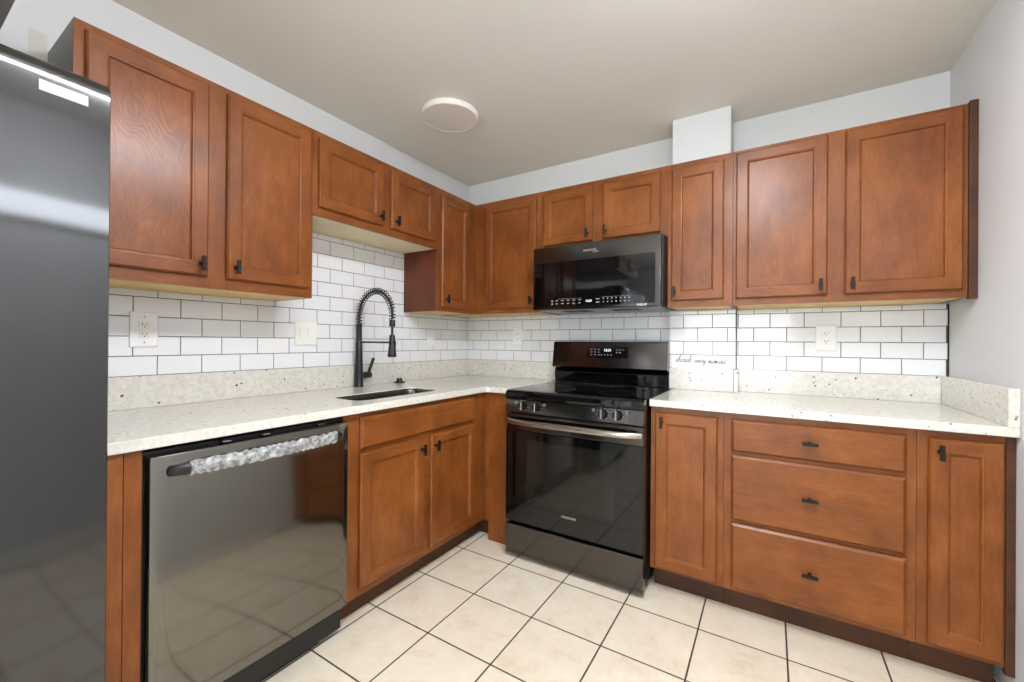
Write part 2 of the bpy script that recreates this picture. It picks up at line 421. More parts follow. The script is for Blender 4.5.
struct(t.build('trim_2', TM, origin=(0, -1.2, BS)), 'white subway tile on the left wall above the sink', 'tile backsplash')
t = MB()
tiles(t, 'y', 0.0, -1, 0.009, 0.822, BS, UB-0.001, 0.286)
tiles(t, 'y', 0.0, -1, 0.822, CHX0-0.001, 0.90, 1.368, 0.286)
struct(t.build('trim_3', TM, origin=(0.8, 0, BS)), 'white subway tile behind the range and the corner counter', 'tile backsplash')
t = MB()
tiles(t, 'y', -CHD, -1, CHX0, CHX1+0.006, BS, UB-0.003, 1.565)
tiles(t, 'x', CHX1, 1, -CHD-0.004, -0.009, BS, UB-0.003, -0.2)
tiles(t, 'y', 0.0, -1, CHX1+0.009, 2.7495, BS, UB-0.003, 1.990)
t.box(2.7495, 2.7545, -0.0095, -0.0005, BS, UB-0.004, 0, 4)
t.box(CHX1+0.0085, CHX1+0.0105, -0.0095, -0.0005, BS, UB-0.004, 0, 4)
struct(t.build('trim_4', TM, origin=(2.3, 0, BS)), 'white subway tile above the right counter and around the chase', 'tile backsplash')

# ------------------------------------------------------------------ cabinet parts
def mapper(axis, f):
    """local (u along the wall, v up, w out) -> world"""
    if axis == 'x': return lambda u, v, w: Vector((f + w, u, v))
    return lambda u, v, w: Vector((u, f - w, v))
def lbox(mb, P, u0, u1, v0, v1, w0, w1, bev=0.0, mat=0):
    a, b = P(u0, v0, w0), P(u1, v1, w1)
    mb.box(a.x, b.x, a.y, b.y, a.z, b.z, bev, mat)
def wmats(axis): return [M['wv'], M['wx' if axis == 'y' else 'wy'], M['wv']]

def panel_door(parent, axis, f, u0, u1, v0, v1, fig=False, sw=0.046, name='door'):
    """five-piece door with a stepped bead round a flat recessed panel"""
    P = mapper(axis, f); mb = MB(); bm = mb.bm
    def ring(ins, w): return [P(u0+ins, v0+ins, w), P(u1-ins, v0+ins, w), P(u1-ins, v1-ins, w), P(u0+ins, v1-ins, w)]
    prof = [(0.0, 0.0015), (0.0, 0.0118), (0.0010, 0.0142), (0.0050, 0.0180), (0.0060, 0.0190)]
    inner = [(sw, 0.0190), (sw+0.0008, 0.0185), (sw+0.0015, 0.0168), (sw+0.0045, 0.0162), (sw+0.0062, 0.0150), (sw+0.0072, 0.0120), (sw+0.0100, 0.0080)]
    def skin(pr):
        R = [[bm.verts.new(p) for p in ring(i, w)] for i, w in pr]
        for A, B in zip(R, R[1:]):
            for k in range(4):
                fc = bm.faces.new([A[k], A[(k+1) % 4], B[(k+1) % 4], B[k]]); fc.material_index = 1 if k % 2 == 0 else 0
        return R
    A = skin(prof); bm.faces.new(A[0])
    B = skin(inner); fc = bm.faces.new(B[-1]); fc.material_index = 2
    o, i, w = 0.006, sw, 0.019
    for q, m in ((((u0+o, v0+o), (u0+i, v0+o), (u0+i, v1-o), (u0+o, v1-o)), 0), (((u1-i, v0+o), (u1-o, v0+o), (u1-o, v1-o), (u1-i, v1-o)), 0),
                 (((u0+i, v0+o), (u1-i, v0+o), (u1-i, v0+i), (u0+i, v0+i)), 1), (((u0+i, v1-i), (u1-i, v1-i), (u1-i, v1-o), (u0+i, v1-o)), 1)):
        mb.quad([P(a, b_, w) for a, b_ in q], m)
    bmesh.ops.remove_doubles(bm, verts=bm.verts, dist=0.00005)
    mats = wmats(axis)
    if fig: mats[2] = M['wfig']
    return mb.build(name, mats, parent)

def slab(parent, axis, f, u0, u1, v0, v1, name='drawer'):
    P = mapper(axis, f); mb = MB()
    R = []
    for ins, w in ((0, 0.0015), (0, 0.0090), (0.0015, 0.0112), (0.0085, 0.0176), (0.0100, 0.0190)):
        R.append([mb.bm.verts.new(P(a, b_, w)) for a, b_ in ((u0+ins, v0+ins), (u1-ins, v0+ins), (u1-ins, v1-ins), (u0+ins, v1-ins))])
    for A, B in zip(R, R[1:]):
        for k in range(4): mb.bm.faces.new([A[k], A[(k+1) % 4], B[(k+1) % 4], B[k]])
    mb.bm.faces.new(R[0]); mb.bm.faces.new(R[-1])
    return mb.build(name, M['wx' if axis == 'y' else 'wy'], parent)

def knob(parent, axis, f, u, v, vertical=True):
    """black T-bar knob on a door or drawer whose frame stands on plane f"""
    P = mapper(axis, f + (0.019 if axis == 'x' else -0.019)); mb = MB()
    mb.cyl(P(u, v, 0.0), P(u, v, 0.004), 0.0075, 0.0070, 14)
    mb.cyl(P(u, v, 0.003), P(u, v, 0.024), 0.0050, 0.0050, 14)
    h, t_ = 0.0265, 0.0058
    a, b_ = (t_, h) if vertical else (h, t_)
    lbox(mb, P, u-a, u+a, v-b_, v+b_, 0.0205, 0.0315, 0.0016)
    return mb.build('knob', M['knob'], parent)

def face_frame(parent, axis, f, u0, u1, v0, v1, openings, th=0.019):
    """stiles and rails left around the openings (each a door's hole), as one mesh"""
    P = mapper(axis, f - th if axis == 'x' else f + th); mb = MB()
    us = sorted({u0, u1} | {o[0] for o in openings} | {o[1] for o in openings})
    vs = sorted({v0, v1} | {o[2] for o in openings} | {o[3] for o in openings})
    # full-height stiles first, rails between them
    solid = []
    for a, b_ in zip(us, us[1:]):
        col = [o for o in openings if o[0] <= a + 1e-6 and o[1] >= b_ - 1e-6]
        if not col: lbox(mb, P, a, b_, v0, v1, 0, th, 0.0004, 0); continue
        z = v0
        for o in sorted(col, key=lambda o: o[2]):
            if o[2] - z > 1e-4: lbox(mb, P, a, b_, z, o[2], 0, th, 0, 1)
            z = o[3]
        if v1 - z > 1e-4: lbox(mb, P, a, b_, z, v1, 0, th, 0, 1)
    return mb.build('face_frame', wmats(axis), parent)

def carcass(parent, axis, depth, u0, u1, v0, v1, bottom='wraw', side0='wdark', side1='wdark', top_open=False, back0=0.001):
    """box of the cabinet behind its frame: sides, bottom, top, back"""
    sg = 1
    P = mapper(axis, 0.0); t_ = 0.016; mb = MB(); d1 = depth - 0.019
    lbox(mb, P, u0, u0+t_, v0, v1, back0, d1, 0, 1); lbox(mb, P, u1-t_, u1, v0, v1, back0, d1, 0, 2)
    lbox(mb, P, u0+t_, u1-t_, v0, v0+t_, back0, d1, 0, 0)
    if not top_open: lbox(mb, P, u0+t_, u1-t_, v1-t_, v1, back0, d1, 0, 0)
    lbox(mb, P, u0+t_, u1-t_, v0+t_, v1-t_, back0, back0+0.006, 0, 0)
    return mb.build('carcass', [M[bottom], M[side0], M[side1]], parent)

def cabinet(name, label, axis, depth, u0, u1, v0, v1, doors, group, **kw):
    """doors: (u0, u1, v0, v1, knob (u, v) or None[, figured])"""
    loc = ((depth/2, (u0+u1)/2, v0) if axis == 'x' else ((u0+u1)/2, -depth/2, v0))
    c = thing(name, label, 'cabinet', loc, group)
    carcass(c, axis, depth, u0, u1, v0, v1, **kw)
    fp = depth if axis == 'x' else -depth
    face_frame(c, axis, fp, u0, u1, v0, v1, [(a+0.014, b_-0.014, p+0.014, q-0.014) for a, b_, p, q, *_ in doors])
    for dd in doors:
        do = panel_door(c, axis, fp, *dd[:4], fig=len(dd) > 5 and dd[5])
        if dd[4]: knob(do, axis, fp, dd[4][0], dd[4][1])
    return c

G = 1e-3
UG = 'stained wooden wall cabinets'
CAB1, CAB2, CAB3 = (-2.294, -1.531), (-1.530, -0.695), (-0.694, -0.0)
cabinet('wall_cabinet', 'large two-door wooden wall cabinet beside the refrigerator', 'x', UD, *CAB1, UB, UT,
        [(-2.271, -1.946, 1.411, 2.113, (-1.971, 1.453), True), (-1.885, -1.549, 1.411, 2.113, (-1.856, 1.456))], UG, side0='grey')
cabinet('wall_cabinet', 'short two-door wooden wall cabinet above the sink faucet', 'x', UD, *CAB2, 1.7532, UT,
        [(-1.508, -1.140, 1.791, 2.108, (-1.162, 1.835)), (-1.084, -0.737, 1.791, 2.106, (-1.052, 1.834))], UG, bottom='wcream')
cabinet('wall_cabinet', 'tall narrow wooden wall cabinet in the corner right of the sink', 'x', UD, CAB3[0], -UD-0.0225, UB, UT,
        [(-0.672, -0.395, 1.396, 2.100, (-0.636, 1.446))], UG)
cabinet('wall_cabinet', 'single-door wooden wall cabinet left of the microwave', 'y', UD, 0.001, 0.8225, UB, UT,
        [(0.395, 0.788, 1.402, 2.106, (0.763, 1.447))], UG)
# corner filler between the two corner cabinets
tag(MB().box(UD-0.019, UD, -UD-0.0215, -UD-0.0005, UB, UT).build('filler_strip', M['wv']), 'slim wooden filler strip in the inner corner of the wall cabinets', 'filler strip')
cabinet('wall_cabinet', 'short two-door wooden wall cabinet directly above the microwave', 'y', UD, 0.8235, 1.5935, 1.757, UT,
        [(0.842, 1.170, 1.784, 2.106, (1.142, 1.828)), (1.234, 1.558, 1.784, 2.106, (1.252, 1.831))], UG)
cabinet('wall_cabinet', 'narrow single-door wooden wall cabinet right of the microwave', 'y', UD, 1.5945, 1.905, UB, UT,
        [(1.616, 1.866, 1.405, 2.106, (1.634, 1.452))], UG, back0=0.092)
c = cabinet('wall_cabinet', 'wide two-door wooden wall cabinet ending at the right wall', 'y', UD, 1.906, 2.729, UB, UT,
        [(1.920, 2.284, 1.402, 2.122, (2.258, 1.448)), (2.345, 2.713, 1.402, 2.122, (2.370, 1.446))], UG)
MB().box(2.7295, WALL_X-0.0005, -UD-0.012, -UD+0.02, UB-0.006, UT+0.006, 0.0015).build('scribe_strip', M['wtoe'], c)
cabinet('wall_cabinet', 'deep wooden cabinet with grey underside hanging above the refrigerator', 'x', 0.70, -3.24, -2.449, 1.945, UT,
        [(-3.22, -2.87, 1.965, 2.118, (-2.90, 1.99)), (-2.83, -2.470, 1.965, 2.118, (-2.80, 1.99))], UG, bottom='grey', side0='grey', side1='grey')

# ------------------------------------------------------------------ base cabinets
BG = 'stained wooden base cabinets'
def base_cabinet(label, axis, u0, u1, parts, side0='wdark', side1='wdark', z1=CU):
    loc = ((BF/2, (u0+u1)/2, 0) if axis == 'x' else ((u0+u1)/2, -BF/2, 0))
    c = thing('base_cabinet', label, 'cabinet', loc, BG); fp = BF if axis == 'x' else -BF
    carcass(c, axis, BF, u0, u1, TK, z1, 'wraw', side0, side1, top_open=True, back0=0.10 if axis == 'y' else 0.001)
    face_frame(c, axis, fp, u0, u1, TK, z1, [(a+0.014, b_-0.014, p+0.014, q-0.014) for _, a, b_, p, q, *_ in parts])
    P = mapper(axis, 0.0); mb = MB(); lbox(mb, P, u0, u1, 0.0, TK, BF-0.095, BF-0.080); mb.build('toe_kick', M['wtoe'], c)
    for kind, a, b_, p, q, kn in parts:
        do = panel_door(c, axis, fp, a, b_, p, q) if kind == 'door' else slab(c, axis, fp, a, b_, p, q, 'drawer' if kind == 'drawer' else 'false_drawer_front')
        if kn: knob(do, axis, fp, kn[0], kn[1], kind == 'door')
    return c
base_cabinet('wooden sink base cabinet with two doors under a blank drawer front', 'x', -1.590, -0.617,
    [('false', -1.516, -0.730, 0.728, 0.860, None), ('door', -1.517, -1.143, 0.146, 0.709, (-1.166, 0.655)), ('door', -1.096, -0.727, 0.146, 0.709, (-1.069, 0.655))])
# corner panel beside the range, standing on the floor
tag(MB().box(BF+0.032, 0.815, -BF-0.001, -BF+0.018, 0.0, CU-0.0005, 0.001).build('end_panel', M['wv']), 'wooden panel on the floor between corner and left side of the range', 'panel')
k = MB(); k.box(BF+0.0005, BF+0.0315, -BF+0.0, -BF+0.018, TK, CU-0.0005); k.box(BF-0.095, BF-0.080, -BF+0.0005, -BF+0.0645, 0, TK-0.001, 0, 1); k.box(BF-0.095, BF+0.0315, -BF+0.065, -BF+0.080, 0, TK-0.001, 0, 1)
tag(k.build('corner_filler', [M['wv'], M['wtoe']]), 'narrow wooden corner filler between sink cabinet and range panel', 'filler strip')
base_cabinet('narrow wooden base cabinet right of the range, knob at top left', 'y', 1.5875, 1.897, [('door', 1.610, 1.873, 0.130, 0.853, (1.640, 0.812))])
base_cabinet('wooden three-drawer base cabinet under the right counter', 'y', 1.898, 2.515,
    [('drawer', 1.927, 2.487, 0.716, 0.853, (2.202, 0.787)), ('drawer', 1.927, 2.487, 0.423, 0.701, (2.203, 0.566)), ('drawer', 1.928, 2.489, 0.132, 0.409, (2.204, 0.272))])
c = base_cabinet('narrow wooden base cabinet at the right wall, beside the drawers', 'y', 2.516, 2.731, [('door', 2.544, 2.725, 0.132, 0.853, (2.571, 0.809))])
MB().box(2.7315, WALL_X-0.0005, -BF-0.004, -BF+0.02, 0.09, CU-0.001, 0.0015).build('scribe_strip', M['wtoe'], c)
# two boards closing the run between refrigerator and dishwasher
c = thing('end_panel', 'pair of upright wooden boards between refrigerator and dishwasher', 'panel', (0.33, -2.26, 0))
MB().box(0.03, 0.634, -2.305, -2.2625, 0, CU-0.0005, 0.0012).build('board', M['wv'], c)
MB().box(0.03, 0.630, -2.2605, -2.2225, 0, CU-0.0005, 0.0012).build('board', M['wv'], c)

# ------------------------------------------------------------------ countertops
def sheet(outline, holes, z0, z1):
    bm = bmesh.new()
    for lp in [outline] + holes:
        vs = [bm.verts.new((x, y, z1)) for x, y in lp]
        for i in range(len(vs)): bm.edges.new((vs[i], vs[(i+1) % len(vs)]))
    bmesh.ops.triangle_fill(bm, use_beauty=True, use_dissolve=False, edges=list(bm.edges))
    r = bmesh.ops.extrude_face_region(bm, geom=list(bm.faces))
    for v in (e for e in r['geom'] if isinstance(e, bmesh.types.BMVert)): v.co.z = z0
    m = MB(); m.bm.free(); m.bm = bm
    return m
def rrect(x0, x1, y0, y1, r, n=8):
    out = []
    for cx, cy, a in ((x1-r, y1-r, 0), (x0+r, y1-r, 90), (x0+r, y0+r, 180), (x1-r, y0+r, 270)):
        for i in range(n+1):
            t_ = math.radians(a + 90*i/n); out.append((cx + r*math.cos(t_), cy + r*math.sin(t_)))
    return out
SX0, SX1, SY0, SY1 = 0.325, 0.540, -1.452, -0.930
R_ = 0.03; arc = [(CD + R_ - R_*math.cos(math.radians(90*i/8)), -CD - R_ + R_*math.sin(math.radians(90*i/8))) for i in range(9)]
outl = [(0.001, -2.312), (CD, -2.312)] + arc + [(0.8195, -CD), (0.8195, -0.001), (0.001, -0.001)]
tag(sheet(outl, [rrect(SX0, SX1, SY0, SY1, 0.06)], CU, CT).build('countertop', M['quartz'], mod_bevel=0.003), 'speckled cream quartz countertop around the sink, L-shaped', 'countertop', 'quartz countertops')
outr = [(1.5855, -CD), (WALL_X-0.001, -CD), (WALL_X-0.001, -0.001), (CHX1+0.001, -0.001), (CHX1+0.001, -CHD-0.001), (1.5855, -CHD-0.001)]
tag(sheet(outr, [], CU, CT).build('countertop', M['quartz'], mod_bevel=0.003), 'speckled cream quartz countertop right of the range, over drawers', 'countertop', 'quartz countertops')
SG = 'quartz upstands along the walls'
def upstand(x0, x1, y0, y1, label, z1=BS):
    return tag(MB().box(x0, x1, y0, y1, CT+0.0002, z1, 0.002).build('quartz_upstand', M['quartz']), label, 'upstand', SG)
upstand(0.001, BT, -2.312, -0.001, 'long speckled quartz upstand along the left wall behind the faucet')
upstand(BT+0.0005, 0.8195, -BT, -0.001, 'short speckled quartz upstand from the corner to the range')
upstand(CHX0+0.001, CHX1-0.0005, -CHD-BT, -CHD-0.0015, 'short speckled quartz upstand under the script sign')
upstand(CHX1+0.001, CHX1+BT, -CHD-BT, -BT-0.0005, 'tiny speckled quartz return piece round the chase side')
upstand(CHX1+0.001, 2.7265, -BT, -0.001, 'long speckled quartz upstand under the right tile wall')
upstand(2.727, WALL_X-0.001, -CD, -0.001, 'speckled quartz upstand running forward along the right wall', BS+0.003)

# ------------------------------------------------------------------ sink and faucet
s = thing('kitchen_sink', 'stainless steel undermount sink set in the left countertop', 'sink', ((SX0+SX1)/2, (SY0+SY1)/2, 0.69))
m = MB(); rings = []
for ins, z in ((0.0012, CT-0.004), (0.003, CT-0.020), (0.010, 0.73), (0.028, 0.705), (0.06, 0.697)):
    rings.append([m.bm.verts.new((x, y, z)) for x, y in rrect(SX0+ins, SX1-ins, SY0+ins, SY1-ins, max(0.02, 0.06-ins*0.4))])
for A, B in zip(rings, rings[1:]):
    for i in range(len(A)):
        fc = m.bm.faces.new([A[i], A[(i+1) % len(A)], B[(i+1) % len(A)], B[i]]); fc.smooth = True
m.bm.faces.new(rings[-1])
o = m.build('basin', M['sinks'], s); so = o.modifiers.new('thick', 'SOLIDIFY'); so.thickness = 0.0012; so.offset = -1
MB().lathe(((SX0+SX1)/2, (SY0+SY1)/2, 0.6975), (0, 0, 1), [(0, 0.001), (0.024, 0.001), (0.030, 0.004), (0.040, 0.003), (0.042, 0.0)], 28).build('drain', M['chrome'], s)

FX, FY = 0.050, -1.078
fa = thing('kitchen_faucet', 'tall black spring-neck pull-down faucet standing behind the sink', 'faucet', (FX, FY, CT))
MB().lathe((FX, FY, CT), (0, 0, 1), [(0, 0), (0.0275, 0), (0.0275, 0.004), (0.0255, 0.008), (0.0245, 0.06), (0.0205, 0.17), (0.0185, 0.252), (0.0165, 0.256), (0.0155, 0.262), (0.0155, 0.345), (0.0165, 0.350), (0.0165, 0.360), (0.010, 0.362), (0, 0.362)], 28).build('body', M['black'], fa)
Zs, RA, XH = CT+0.362, 0.137, FX + 0.274
zc = 1.321
path = [Vector((FX, FY, Zs + (zc-Zs)*i/6)) for i in range(7)] + [Vector((FX + RA - RA*math.cos(math.radians(a)), FY, zc + RA*math.sin(math.radians(a)))) for a in range(6, 181, 6)]
path += [Vector((XH, FY, zc - 0.012*i)) for i in (1, 2)]; zc -= 0.024
MB().tube(path, 0.0066, 12).build('hose', M['black'], fa)
# spring: helix round the path
def resample(p, n):
    L = [0]
    for a, b_ in zip(p, p[1:]): L.append(L[-1] + (b_-a).length)
    out = []
    for i in range(n):
        t_ = L[-1]*i/(n-1); j = max(k for k in range(len(L)) if L[k] <= t_ + 1e-9); j = min(j, len(p)-2)
        q = (t_-L[j])/(L[j+1]-L[j]); out.append((p[j].lerp(p[j+1], q), (p[j+1]-p[j]).normalized()))
    return out, L[-1]
rs, L = resample(path, 29*14)
hel = []
for i, (p, tg_) in enumerate(rs):
    ph = 2*math.pi*i/14; b_ = Vector((0, 1, 0)); a = b_.cross(tg_)
    hel.append(p + (a*math.cos(ph) + b_*math.sin(ph))*0.0168)
MB().tube(hel, 0.0025, 6).build('spring', M['black'], fa)
sp = MB()
sp.lathe((XH, FY, zc-0.002), (0, 0, -1), [(0, 0), (0.0135, 0), (0.0155, 0.003), (0.0165, 0.034), (0.0150, 0.038), (0, 0.038)], 24)
sp.cyl((XH, FY, zc-0.038), (XH, FY, 1.205), 0.0062)
sp.lathe((XH, FY, 1.212), (0, 0, -1), [(0, 0), (0.0130, 0), (0.0145, 0.004), (0.0175, 0.050), (0.0215, 0.096), (0.0235, 0.108), (0.0235, 0.116), (0.0205, 0.120), (0, 0.117)], 24)
sp.box(XH+0.0165, XH+0.0245, FY-0.006, FY+0.006, 1.118, 1.168, 0.003)
sp.build('spray_head', M['black'], fa)
ar = MB(); ar.cyl((FX+0.012, FY, 1.171), (XH-0.016, FY, 1.171), 0.0052)
ar.lathe((XH, FY, 1.164), (0, 0, 1), [(0.0172, 0), (0.0205, 0), (0.0205, 0.014), (0.0165, 0.014)], 24); ar.build('docking_arm', M['black'], fa)
lv = MB(); lv.cyl((FX, FY+0.015, 0.978), (FX, FY+0.080, 0.978), 0.0190, 0.0190, 20, bev=0.002); lv.build('handle_hub', M['black'], fa)
lv = MB(); lv.tube([(FX, FY+0.066, 0.980), (FX+0.004, FY+0.074, 1.010), (FX+0.010, FY+0.096, 1.076)], [0.0095, 0.0092, 0.0088], 14); lv.build('lever', M['black'], fa)
h = thing('sink_hole_cover', 'small black sink hole cover with knob right of the faucet', 'cover', (0.058, -0.775, CT))
MB().lathe((0.058, -0.775, CT), (0, 0, 1), [(0, 0), (0.036, 0), (0.037, 0.002), (0.034, 0.006), (0, 0.008)], 28).build('disc', M['black'], h)
MB().lathe((0.058, -0.775, CT+0.005), (0, 0, 1), [(0, 0), (0.021, 0), (0.016, 0.022), (0.012, 0.025), (0, 0.025)], 24).build('knob', M['black'], h)

# ------------------------------------------------------------------ dishwasher
DW0, DW1, DX = -2.214, -1.5935, 0.655
dw = thing('dishwasher', 'black stainless dishwasher with plastic-wrapped handle under the left counter', 'dishwasher', (0.33, (DW0+DW1)/2, 0))
MB().box(0.06, 0.612, -2.2215, -1.5915, 0.03, 0.868, 0.003).build('tub', M['bplastic'], dw)
d = MB(); nn = 48; rows = []
for z, e in ((0.132, 0.004), (0.136, 0.0), (0.853, 0.0), (0.857, 0.0015), (0.859, 0.005)):
    rows.append([d.bm.verts.new((DX - e - 0.003*abs(-1+2*j/nn)**2 - (0.012 if 2*j < nn else 0.003)*abs(-1+2*j/nn)**26, DW0 + (DW1-DW0)*j/nn, z)) for j in range(nn+1)])
for A, B in zip(rows, rows[1:]):
    for j in range(nn): d.bm.faces.new([A[j], A[j+1], B[j+1], B[j]]).smooth = True
per = rows[0] + [r[-1] for r in rows[1:]] + rows[-1][::-1][1:] + [r[0] for r in rows[1:-1]][::-1]
bk = [d.bm.verts.new((0.613, v.co.y, v.co.z)) for v in per]
for i in range(len(per)): d.bm.faces.new([per[i], per[(i+1) % len(per)], bk[(i+1) % len(per)], bk[i]])
d.bm.faces.new(bk); d.build('door', M['steel'], dw)
MB().box(0.560, 0.583, -2.2205, -1.668, 0.0, 0.122, 0.002).build('toe_panel', M['bplastic'], dw)
for y in (-2.02, -1.90, -1.70): MB().box(0.60, 0.640, y-0.012, y+0.012, 0.862, 0.8665, 0.001).build('mounting_tab', M['chrome'], dw)
HY0, HY1 = -2.166, -1.634
hp, hr = [], []
for i in range(41):
    t_ = i/40; q = math.sin(math.pi*t_)**0.5 if 0 < t_ < 1 else 0
    hp.append((DX - 0.004 + 0.040*q, HY0 + (HY1-HY0)*t_, 0.812 + 0.004*q)); hr.append(0.0165)
hd = MB().tube(hp, hr, 14, flat=(0, 0.55)).build('handle', M['black'], dw)
wr = MB(); n = 90; seg = 22; rg = []
for i in range(n+1):
    t_ = 0.070 + 0.880*i/n; q = math.sin(math.pi*t_)**0.5
    c0 = Vector((DX - 0.004 + 0.040*q, HY0 + (HY1-HY0)*t_, 0.812 + 0.004*q)); ring = []
    for k in range(seg):
        a = 2*math.pi*k/seg
        fold = 0.0026*math.sin(2*math.pi*(i/5.3 + 0.8*math.sin(a+i*0.11))) + random.uniform(-0.0009, 0.0009)
        rr = 0.0205 + fold
        ring.append(wr.bm.verts.new(c0 + Vector((0.62*rr*math.cos(a), random.uniform(-0.001, 0.001), rr*math.sin(a)))))
    rg.append(ring)
for A, B in zip(rg, rg[1:]):
    for k in range(seg): wr.bm.faces.new([A[k], A[(k+1) % seg], B[(k+1) % seg], B[k]])
wo = wr.build('plastic_wrap', M['film'], hd); wo['label'] = 'crinkled clear plastic wrap'

# ------------------------------------------------------------------ range
RX0, RX1, RY = 0.831, 1.578, -0.715
ra = thing('electric_range', 'freestanding black stainless electric range between the counters', 'range', ((RX0+RX1)/2, -0.37, 0))
b = MB(); b.box(RX0+0.003, RX1-0.003, RY+0.042, -0.035, 0.03, 0.868, 0.003); b.build('body', M['bplastic'], ra)
b = MB(); prof = [(-0.13, 0.869), (RY+0.012, 0.866), (RY-0.004, 0.870), (RY-0.008, 0.884), (RY-0.004, 0.904), (RY+0.010, 0.9135), (RY+0.030, 0.9165), (-0.13, 0.9165)]
L_ = [b.bm.verts.new((RX0-0.001, y, z)) for y, z in prof]; R2 = [b.bm.verts.new((RX1+0.001, y, z)) for y, z in prof]
for i in range(len(prof)): b.bm.faces.new([L_[i], L_[(i+1) % len(prof)], R2[(i+1) % len(prof)], R2[i]])
b.bm.faces.new(L_); b.bm.faces.new(R2)
ct = b.build('cooktop', M['bglass'], ra)
for x, y, r in ((1.03, -0.52, 0.115), (1.39, -0.52, 0.09), (1.03, -0.25, 0.08), (1.39, -0.25, 0.115)):
    bn = MB(); bn.lathe((x, y, 0.9166), (0, 0, 1), [(r-0.0015, 0), (r-0.0015, 0.0003), (r, 0.0003), (r, 0)], 48)
    bn.build('burner_ring', M['slot'], ct)
# slanted control panel with knobs
b = MB(); pr = [(RY+0.045, 0.866), (RY+0.004, 0.866), (RY-0.006, 0.800), (RY-0.004, 0.796), (RY+0.045, 0.796)]
L_ = [b.bm.verts.new((RX0, y, z)) for y, z in pr]; R2 = [b.bm.verts.new((RX1, y, z)) for y, z in pr]
for i in range(len(pr)): b.bm.faces.new([L_[i], L_[(i+1) % len(pr)], R2[(i+1) % len(pr)], R2[i]])
b.bm.faces.new(L_); b.bm.faces.new(R2)
cp = b.build('control_panel', M['tsteel'], ra, mod_bevel=0.0015)
nrm = Vector((0, -1, 0.13)).normalized()
for x in (0.941, 1.023, 1.384, 1.456):
    p = Vector((x, RY-0.0015, 0.836)); k = MB()
    k.lathe(p, nrm, [(0, 0), (0.0250, 0), (0.0250, 0.002), (0.0225, 0.006), (0.0205, 0.022), (0.0190, 0.0245), (0, 0.0245)], 28)
    kb = k.build('knob', M['knob'], ra)
    g = MB(); g.box(x-0.0055, x+0.0055, RY-0.034, RY-0.020, 0.815, 0.860, 0.002, 0); g.build('grip', M['bright'], kb)
    r_ = MB()
    for a in range(-140, 141, 40):
        ca, sa = math.cos(math.radians(a+90)), math.sin(math.radians(a+90))
        r_.box(x+0.0285*ca-0.0012, x+0.0285*ca+0.0012, RY-0.0068, RY-0.0005, 0.836+0.0285*sa-0.0012, 0.836+0.0285*sa+0.0012)
    r_.build('dial_mark', M['mark'], ra)
for x in (0.897, 1.068, 1.338, 1.502): b = MB(); b.box(x-0.006, x+0.006, RY-0.0062, RY-0.001, 0.844, 0.8455); b.box(x-0.006, x+0.006, RY-0.0062, RY-0.001, 0.855, 0.8565); b.box(x-0.006, x-0.0045, RY-0.0062, RY-0.001, 0.844, 0.8565); b.box(x+0.0045, x+0.006, RY-0.0062, RY-0.001, 0.844, 0.8565); b.build('burner_symbol', M['mark'], ra)
# oven door
b = MB(); b.box(RX0, RX1, RY, RY+0.040, 0.702, 0.790, 0.004); do = b.build('oven_door', M['tsteel'], ra)
b = MB(); b.box(RX0+0.02, RX1-0.02, RY-0.001, RY+0.010, 0.7745, 0.7795, 0.001); b.build('vent_slot', M['bplastic'], do)
b = MB(); b.box(RX0, RX1, RY-0.001, RY+0.040, 0.203, 0.7015, 0.003); b.build('door_glass', M['bglass'], do)
b = MB(); b.box(0.962, 1.446, RY-0.0022, RY+0.003, 0.330, 0.655, 0.001); b.build('door_window', M['owin'], do)
hp = []
for i in range(33):
    t_ = i/32; q = (1-(2*t_-1)**8)
    hp.append((RX0+0.012 + (RX1-RX0-0.024)*t_, RY - 0.004 - 0.038*q, 0.752))
b = MB(); b.tube(hp, 0.0165, 16, flat=(1, 0.75)); b.build('handle', M['bright'], do)
text('lettering', 'FRIGIDAIRE', 0.0165, Matrix.Translation((1.210, RY-0.0016, 0.292)) @ FACE_Y, M['silver'], do, sx=0.95)
b = MB(); b.box(RX0, RX1, RY+0.002, RY+0.040, 0.022, 0.186, 0.004); b.build('storage_drawer', M['tsteel'], ra)
for x in (RX0+0.04, RX1-0.04):
    for y in (RY+0.07, -0.10): MB().cyl((x, y, 0.0), (x, y, 0.031), 0.016, 0.012).build('leveling_foot', M['chrome'], ra)
# backguard
b = MB(); pr = [(-0.032, 0.9168), (-0.112, 0.9168), (-0.116, 0.985), (-0.110, 1.000), (-0.100, 1.012), (-0.150, 1.016), (-0.153, 1.024), (-0.130, 1.178), (-0.122, 1.184), (-0.032, 1.184)]
L_ = [b.bm.verts.new((RX0+0.003, y, z)) for y, z in pr]; R2 = [b.bm.verts.new((RX1-0.012, y, z)) for y, z in pr]
for i in range(len(pr)):
    fc = b.bm.faces.new([L_[i], L_[(i+1) % len(pr)], R2[(i+1) % len(pr)], R2[i]]); fc.material_index = 1 if i in (0, 1, 2, 3, 4) else 0
fc = b.bm.faces.new(L_); fc = b.bm.faces.new(R2)
bgd = b.build('backguard', [M['tsteel'], M['bglass']], ra)
sl = (0.153-0.130)/(1.178-1.024); ang = math.atan(sl)
TB = lambda x, z: Matrix.Translation((x, -0.153 + sl*(z-1.024), z)) @ Matrix.Rotation(-ang, 4, 'X') @ FACE_Y
def tilted(mb, x0, x1, z0, z1, th, off=0.0, mat=0):
    t_ = bmesh.new(); bmesh.ops.create_cube(t_, size=1.0)
    zc_ = (z0+z1)/2
    for v in t_.verts: v.co = Vector((v.co.x*(x1-x0), v.co.y*(z1-z0), off + (v.co.z+0.5)*th))
    mb.merge(t_, mat, TB((x0+x1)/2, zc_))
